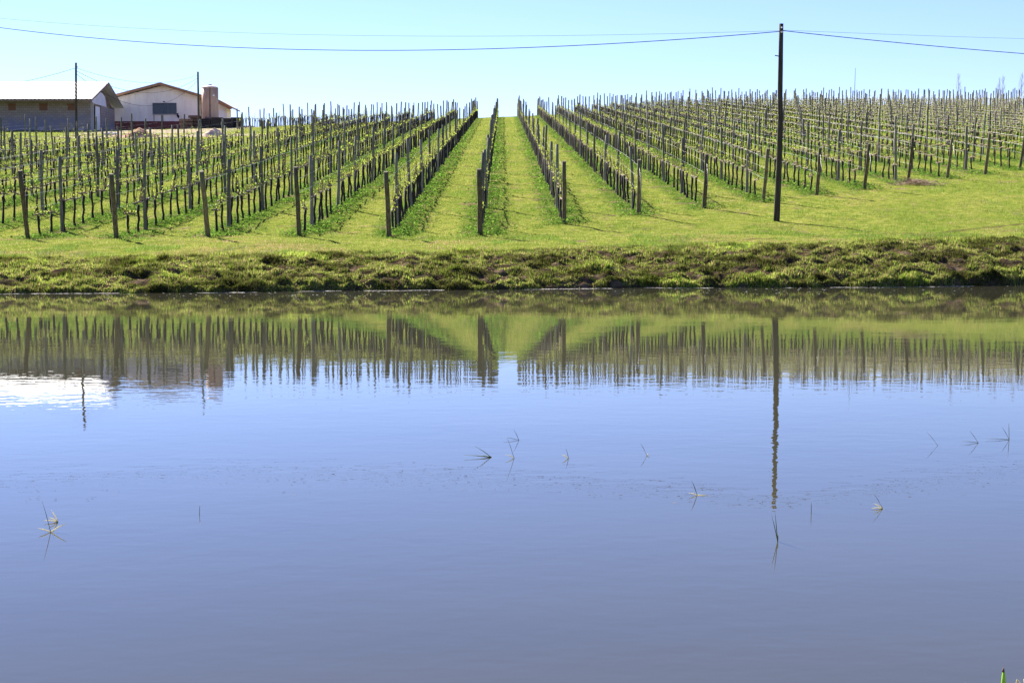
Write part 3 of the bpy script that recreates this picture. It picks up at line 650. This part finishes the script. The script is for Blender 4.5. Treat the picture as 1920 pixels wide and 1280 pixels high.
for x in (-1.7,-.9,0,.8,1.6):
    for y in (-1.15,1.15): q = MB(); q.box(x-.09,x+.09,y-.09,y+.09,-.4,top-.162); q.build('leg', M['oldwood'], pf)
mb = MB(); mb.box(-2.0,1.9,-1.38,-1.302,top-.3,top-.14); mb.build('edge_beam', M['oldwood'], pf)
def crate_stack(px, D, w_, dpt, lv, label, matk='pallet', seed=0):
    X = X_(px, D); z0 = float(tz(X, D)); random.seed(seed+int(px))
    for k in range(lv):
        e = empty('wooden_pallet', (X+random.uniform(-.05,.05), D, z0+.05+k*.34), label % ORD[k+1], 'pallet', 'pallets stacked near the tank')
        mb = MB()
        for q in range(6): mb.box(-w_/2+q*w_/6+.02, -w_/2+(q+1)*w_/6-.02, -dpt/2, dpt/2, .28, .31)
        mb.build('deck', M[matk], e)
        mb = MB()
        for y in (-dpt/2+.05, 0, dpt/2-.05):
            mb.box(-w_/2, w_/2, y-.04, y+.04, .05, .278)
        mb.build('bearer', M[matk], e)
crate_stack(352, 144.6, 1.35, 1.2, 3, 'brown wooden pallet, %s from the ground in the left stack')
crate_stack(366, 145.0, 1.1, 1.2, 4, 'brown wooden pallet, %s from the ground in the stack left of the tank')
for (px, D, w_, h_, lab) in ((386,145.2,1.0,1.1,'dark crate under the left end of the tank platform'),(408,145.2,1.2,1.2,'dark crate under the middle of the tank platform'),(427,145.2,1.1,1.1,'dark crate under the right end of the tank platform'),(444,147,1.0,1.2,'dark stacked box right of the tank platform')):
    X = X_(px, D); z0 = float(tz(X, D)); e = empty('wooden_crate', (X, D, z0-.05), lab, 'crate', 'dark crates by the platform')
    mb = MB(); mb.box(-w_/2+.03, w_/2-.03, -.32, .32, 0, h_); mb.build('crate_body', M['dark'], e)
    mb = MB(); k = 0
    while .05+k*.2 < h_-.1: mb.box(-w_/2, w_/2, -.36, -.322, .05+k*.2, .17+k*.2); k += 1
    mb.box(-w_/2, -w_/2+.08, -.4, -.362, 0, h_); mb.box(w_/2-.08, w_/2, -.4, -.362, 0, h_); mb.build('slats', M['oldwood'], e)
def heap(px, D, rx, h, c1, c2, label, seed):
    X = X_(px, D); z0 = float(tz(X, D)); N = 40; u = np.linspace(-1,1,N); U, V_ = np.meshgrid(u, u)
    rr = np.hypot(U, V_); zz = h*np.clip(1-rr, 0, 1)**.9*(1+.25*fbm(U*3+seed, V_*3, seed)) + .04*h*fbm(U*9, V_*9, seed+3)*(rr < 1) - .12
    ii = np.arange(N*N).reshape(N,N)
    o = npmesh('soil_heap', np.stack([U*rx, V_*rx*.7, zz], -1).reshape(-1,3), np.stack([ii[:-1,:-1],ii[:-1,1:],ii[1:,1:],ii[1:,:-1]],-1).reshape(-1,4), simple('heap_soil', c1, c2, 3, 1, bmp=.8), smooth=True)
    o.location = (X, D, z0); tag(o, label, 'soil heap')
heap(264, 119, 1.7, .95, (.28,.12,.075), (.42,.21,.13), 'reddish brown soil heap in front of the cream house', 3)
heap(402, 120, 1.25, .75, (.42,.28,.20), (.58,.42,.32), 'pale tan soil heap in front of the tank', 5)
heap(222, 121, 1.3, .3, (.25,.13,.09), (.4,.24,.17), 'low reddish soil spread left of the brown heap', 7)
random.seed(3)
M['rubble'] = simple('rubble', (.3,.27,.26), (.5,.46,.44), 4, .9)
for q, (px, D) in enumerate(((206,124),(213,123.5),(150,141),(76,141.2),(462,148),(470,148.5),(456,147.5))):
    bm = bmesh.new(); bmesh.ops.create_icosphere(bm, subdivisions=2, radius=.3)
    for v in bm.verts: v.co = Vector((v.co.x*1.5, v.co.y, v.co.z*.6))*(1+random.uniform(-.15,.15))
    me = bpy.data.meshes.new('rubble_block'); bm.to_mesh(me); bm.free(); me.materials.append(M['rubble'])
    o = bpy.data.objects.new('rubble_block', me); C.objects.link(o); X = X_(px, D); o.location = (X, D, float(tz(X, D))+.1)
    tag(o, ['white slab lying on the soil right of the shed door','pale slab at the right foot of the shed','pale lump on the grass before the shed right of its pole','pale lump against the shed wall','rubble lump behind the dark box, middle one','rubble lump farthest right of the tank','rubble lump nearest the dark box'][q], 'rubble')

# ------------------------------------------------------------------ dry cuttings, far trees, mast
random.seed(9)
X0 = X_(1712, 58.5); mb = MB()
for k in range(260):
    a = random.uniform(0, math.pi); L = random.uniform(.15,.5); x = random.gauss(.1,.42); y = random.gauss(0,.35); z = max(0, .22*(1-abs(x)/1.0))*random.random()
    zz = float(tz(X0+x, 58.5+y))-float(tz(X0, 58.5)); mb.tube([(x,y,zz+z+.02),(x+math.cos(a)*L,y+math.sin(a)*L*.6,zz+z+random.uniform(0,.14))], .008, 3, cap=False)
o = mb.build('dry_cuttings_heap', simple('dry_straw', (.22,.13,.09), (.42,.3,.2), 5, .9), None, (X0, 58.5, float(tz(X0,58.5)))); tag(o, 'low heap of dry brown cuttings at the foot of a leaning end post', 'cuttings heap', kind='stuff')
M['baretree'] = simple('pale_bare_twigs', (.30,.26,.32), (.40,.35,.42), 2, .9)
for (px, top, D, lab) in ((1795,138,232,'bare purplish tree on the skyline, leftmost of the far trees'),(1871,146,236,'bare tree on the skyline, left one of the close pair'),(1878,142,234,'bare tree on the skyline, right one of the close pair'),(1913,136,232,'bare tree on the skyline at the right edge')):
    X = X_(px, D); z0 = float(tz(X, D)); h = Z_(top, D)-z0; e = empty('bare_tree', (X, D, z0), lab, 'tree', 'bare trees far behind the hilltop')
    mb = MB(); mb.tube([(0,0,-.3),(.05,0,h*.4),(0,0,h*.75),(.03,0,h)], [.09,.07,.04,.012], 6); mb.build('trunk', M['baretree'], e)
    mb = MB()
    for k in range(46):
        s = random.uniform(.35,.95); a = random.uniform(0, 6.28); L = random.uniform(.7,1.9)*(1.15-s); z = h*s
        p1 = (math.cos(a)*L*.45, math.sin(a)*L*.45, z+L*.9); p2 = (math.cos(a)*L*.6, math.sin(a)*L*.6, z+L*2.0)
        mb.tube([(0,0,z),p1,p2], [.018,.012,.006], 3, cap=False)
        mb.tube([p1,(p1[0]+random.uniform(-.25,.25),p1[1],p1[2]+L*.9)], [.009,.005], 3, cap=False)
    mb.build('branches', M['baretree'], e)
D = 215; X = X_(1601, D); z0 = float(tz(X, D)); h = Z_(128, D)-z0
mb = MB(); mb.tube([(0,0,-.3),(0,0,h*.6),(.05,0,h)], [.05,.035,.02], 6); tag(mb.build('antenna_mast', M['cable'], None, (X, D, z0)), 'thin tall mast sticking up above the posts on the skyline', 'mast')

# ------------------------------------------------------------------ plants in the water
M['stem'] = simple('dark_green_stem', (.09,.11,.05), (.19,.21,.11), 20, .5)
M['pale'] = leafy('straw_leaf', .5, ((.60,.56,.36),(.8,.76,.55)))
M['gleaf'] = leafy('green_water_leaf', .4, ((.17,.2,.07),(.3,.32,.14)))
def sprig(bx, by, bl, label, thick=.0014):
    D = float(DW(by)); vb = float(V_(by)); X = float(X_(bx, D, vb)); e = empty('water_grass', (X, D, 0), label, 'water grass', 'grass sprigs poking out of the pond')
    for (tx_, ty_, k) in bl:
        dx = float(X_(tx_, D, float(V_(ty_)))) - X; dz = (float(V_(ty_))-vb)*D; dy = random.uniform(-.02,.02)
        w_ = thick*{'s':1,'p':2.0,'g':1.5,'w':3}[k]
        if k in 'pw' and dz < .05: dy = -random.uniform(.0,.02)
        mb = MB(); p = [Vector((0,0,-.03)), Vector((0,0,.001)), Vector((dx*.5,dy*.5,dz*.53+.004)), Vector((dx,dy,dz+.003))]
        mb.tube(p, [w_, w_, w_*.9, w_*.25], 5); mb.build('blade' if k in 'sg' else 'leaf', {'s':M['stem'],'g':M['gleaf'],'p':M['pale'],'w':M['gleaf']}[k], e)
sprig(95,997,[(76,941,'s'),(73,990,'p'),(126,981,'p')],'tall dark stem with two pale leaves in the near water at lower left')
sprig(108,978,[(97,957,'p'),(93,969,'p'),(84,975,'p')],'pale curled leaves just right behind the lower left stem')
sprig(374,965,[(373,946,'s')],'single short upright stem alone in the left half of the pond', .0014)
sprig(921,857,[(890,836,'g'),(895,855,'w'),(870,853,'g')],'low sprig with a thick dark leaf, leftmost of the middle cluster')
sprig(964,859,[(950,819,'s'),(948,852,'p')],'tallest stem of the middle cluster with a pale leaf')
sprig(973,825,[(963,805,'s'),(944,821,'s')],'small sprig just behind the tallest middle stem', .0016)
sprig(1066,859,[(1061,841,'s'),(1053,852,'p')],'tiny sprig right of the middle cluster', .0016)
sprig(1213,854,[(1201,832,'s'),(1217,851,'p')],'thin slanting sprig alone between the middle cluster and pole reflection', .0016)
sprig(1307,928,[(1296,900,'s'),(1299,905,'s'),(1331,930,'p'),(1290,924,'p')],'sprig with two leaning stems left of the pole reflection')
sprig(1458,1015,[(1447,966,'s'),(1452,958,'s'),(1459,1003,'g')],'tall thin stem just below the pole reflection', .0018)
sprig(1521,962,[(1520,941,'s')],'single straight upright stem right of the pole reflection', .0016)
sprig(1655,953,[(1639,926,'s'),(1637,944,'p'),(1663,958,'p'),(1632,952,'p')],'sprig with pale leaves in the right part of the pond')
sprig(1758,835,[(1738,810,'s')],'single slanting stem in the right part of the water')
sprig(1834,830,[(1818,808,'s'),(1800,827,'s')],'forked sprig second from the right edge', .0017)
sprig(1892,824,[(1879,801,'s'),(1893,790,'s'),(1845,822,'s')],'three-stemmed sprig nearest the right edge', .0018)
# near corner grass
D = 3.25; X = float(X_(1883, D, -.31)); e = empty('grass_clump', (X, D, .0), 'bright green grass stem with a brown tip in the lower right corner', 'grass')
mb = MB(); mb.tube([(0,0,-.05),(0,0,.12),(.0,0,.195),(-.001,0,.226)], [.007,.007,.0065,.003], 8); mb.build('stem', leafy('fresh_stem', .3, ((.25,.42,.04),(.40,.6,.10))), e)
mb = MB(); mb.tube([(-.001,0,.223),(-.002,0,.228),(-.001,0,.235)], [.0025,.0035,.0012], 6); mb.build('tip', M['pallet'], e)
mb = MB(); mb.tube([(.01,0,-.05),(.02,0,.14),(.032,0,.207),(.042,0,.195)], [.003,.003,.002,.001], 5); mb.tube([(-.05,0,-.05),(-.08,0,.14),(-.09,0,.198)], [.002,.002,.001], 4); mb.tube([(.02,0,-.05),(.04,0,.12),(.05,0,.19),(.047,0,.208)], [.003,.003,.002,.001], 5); mb.build('blade', M['pale'], e)

# floating specks, plus flecks painted for cable reflection and waterline glint
def specks(P, s0, s1, c, name, label, asp=3):
    n = len(P); a = rng.uniform(-.5, .5, n); s_ = rng.uniform(s0, s1, n); V = np.empty((n,4,3))
    for k, (u, v) in enumerate(((-1,-1),(1,-1),(1,1),(-1,1))):
        uu = u*s_; vv = v*s_/asp; V[:,k,0] = P[:,0]+uu*np.cos(a)-vv*np.sin(a); V[:,k,1] = P[:,1]+uu*np.sin(a)+vv*np.cos(a); V[:,k,2] = .003+rng.uniform(0,.002,n)
    tag(npmesh(name, V.reshape(-1,3), np.arange(4*n).reshape(n,4), M['grass'], np.repeat(c,4,0)), label, 'debris', kind='stuff')
n = 150; px = rng.uniform(0,1920,n); cy = np.interp(px, [0,120,250,700,1000,1300,1450,1700,1920], [935,928,914,895,905,928,938,920,905]); py = cy + rng.normal(0, 11, n)
clump = vnoise(px/90., px*0+2, 3) + .4*rng.random(n) > -.1; px, py = px[clump], py[clump]; D = DW(py)
specks(np.stack([X_(px, D, V_(py)), D], 1), .002, .008, palette(len(px), [(.06,.05,.05),(.12,.10,.10),(.3,.25,.22)], [3,2,.6]), 'cable_reflection_specks', 'band of tiny dark bits painting the broken cable reflection across the pond', 3)  # dark bits mostly paint the cable's rippled reflection, a few are debris
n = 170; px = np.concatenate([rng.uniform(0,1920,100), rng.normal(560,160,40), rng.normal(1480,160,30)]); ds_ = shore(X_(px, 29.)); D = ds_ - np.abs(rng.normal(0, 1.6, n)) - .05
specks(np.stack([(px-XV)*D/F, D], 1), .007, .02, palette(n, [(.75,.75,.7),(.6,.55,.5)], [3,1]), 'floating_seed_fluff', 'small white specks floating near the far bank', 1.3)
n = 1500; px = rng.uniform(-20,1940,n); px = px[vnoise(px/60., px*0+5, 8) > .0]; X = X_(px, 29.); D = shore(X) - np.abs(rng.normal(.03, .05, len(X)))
specks(np.stack([X, D], 1), .02, .06, palette(len(X), [(.85,.82,.76),(.5,.45,.4)], [2,1]), 'waterline_glint', 'thin broken pale glint painted along the waterline', 5)  # sky glint on the sunlit wet edge, painted as pale flecks
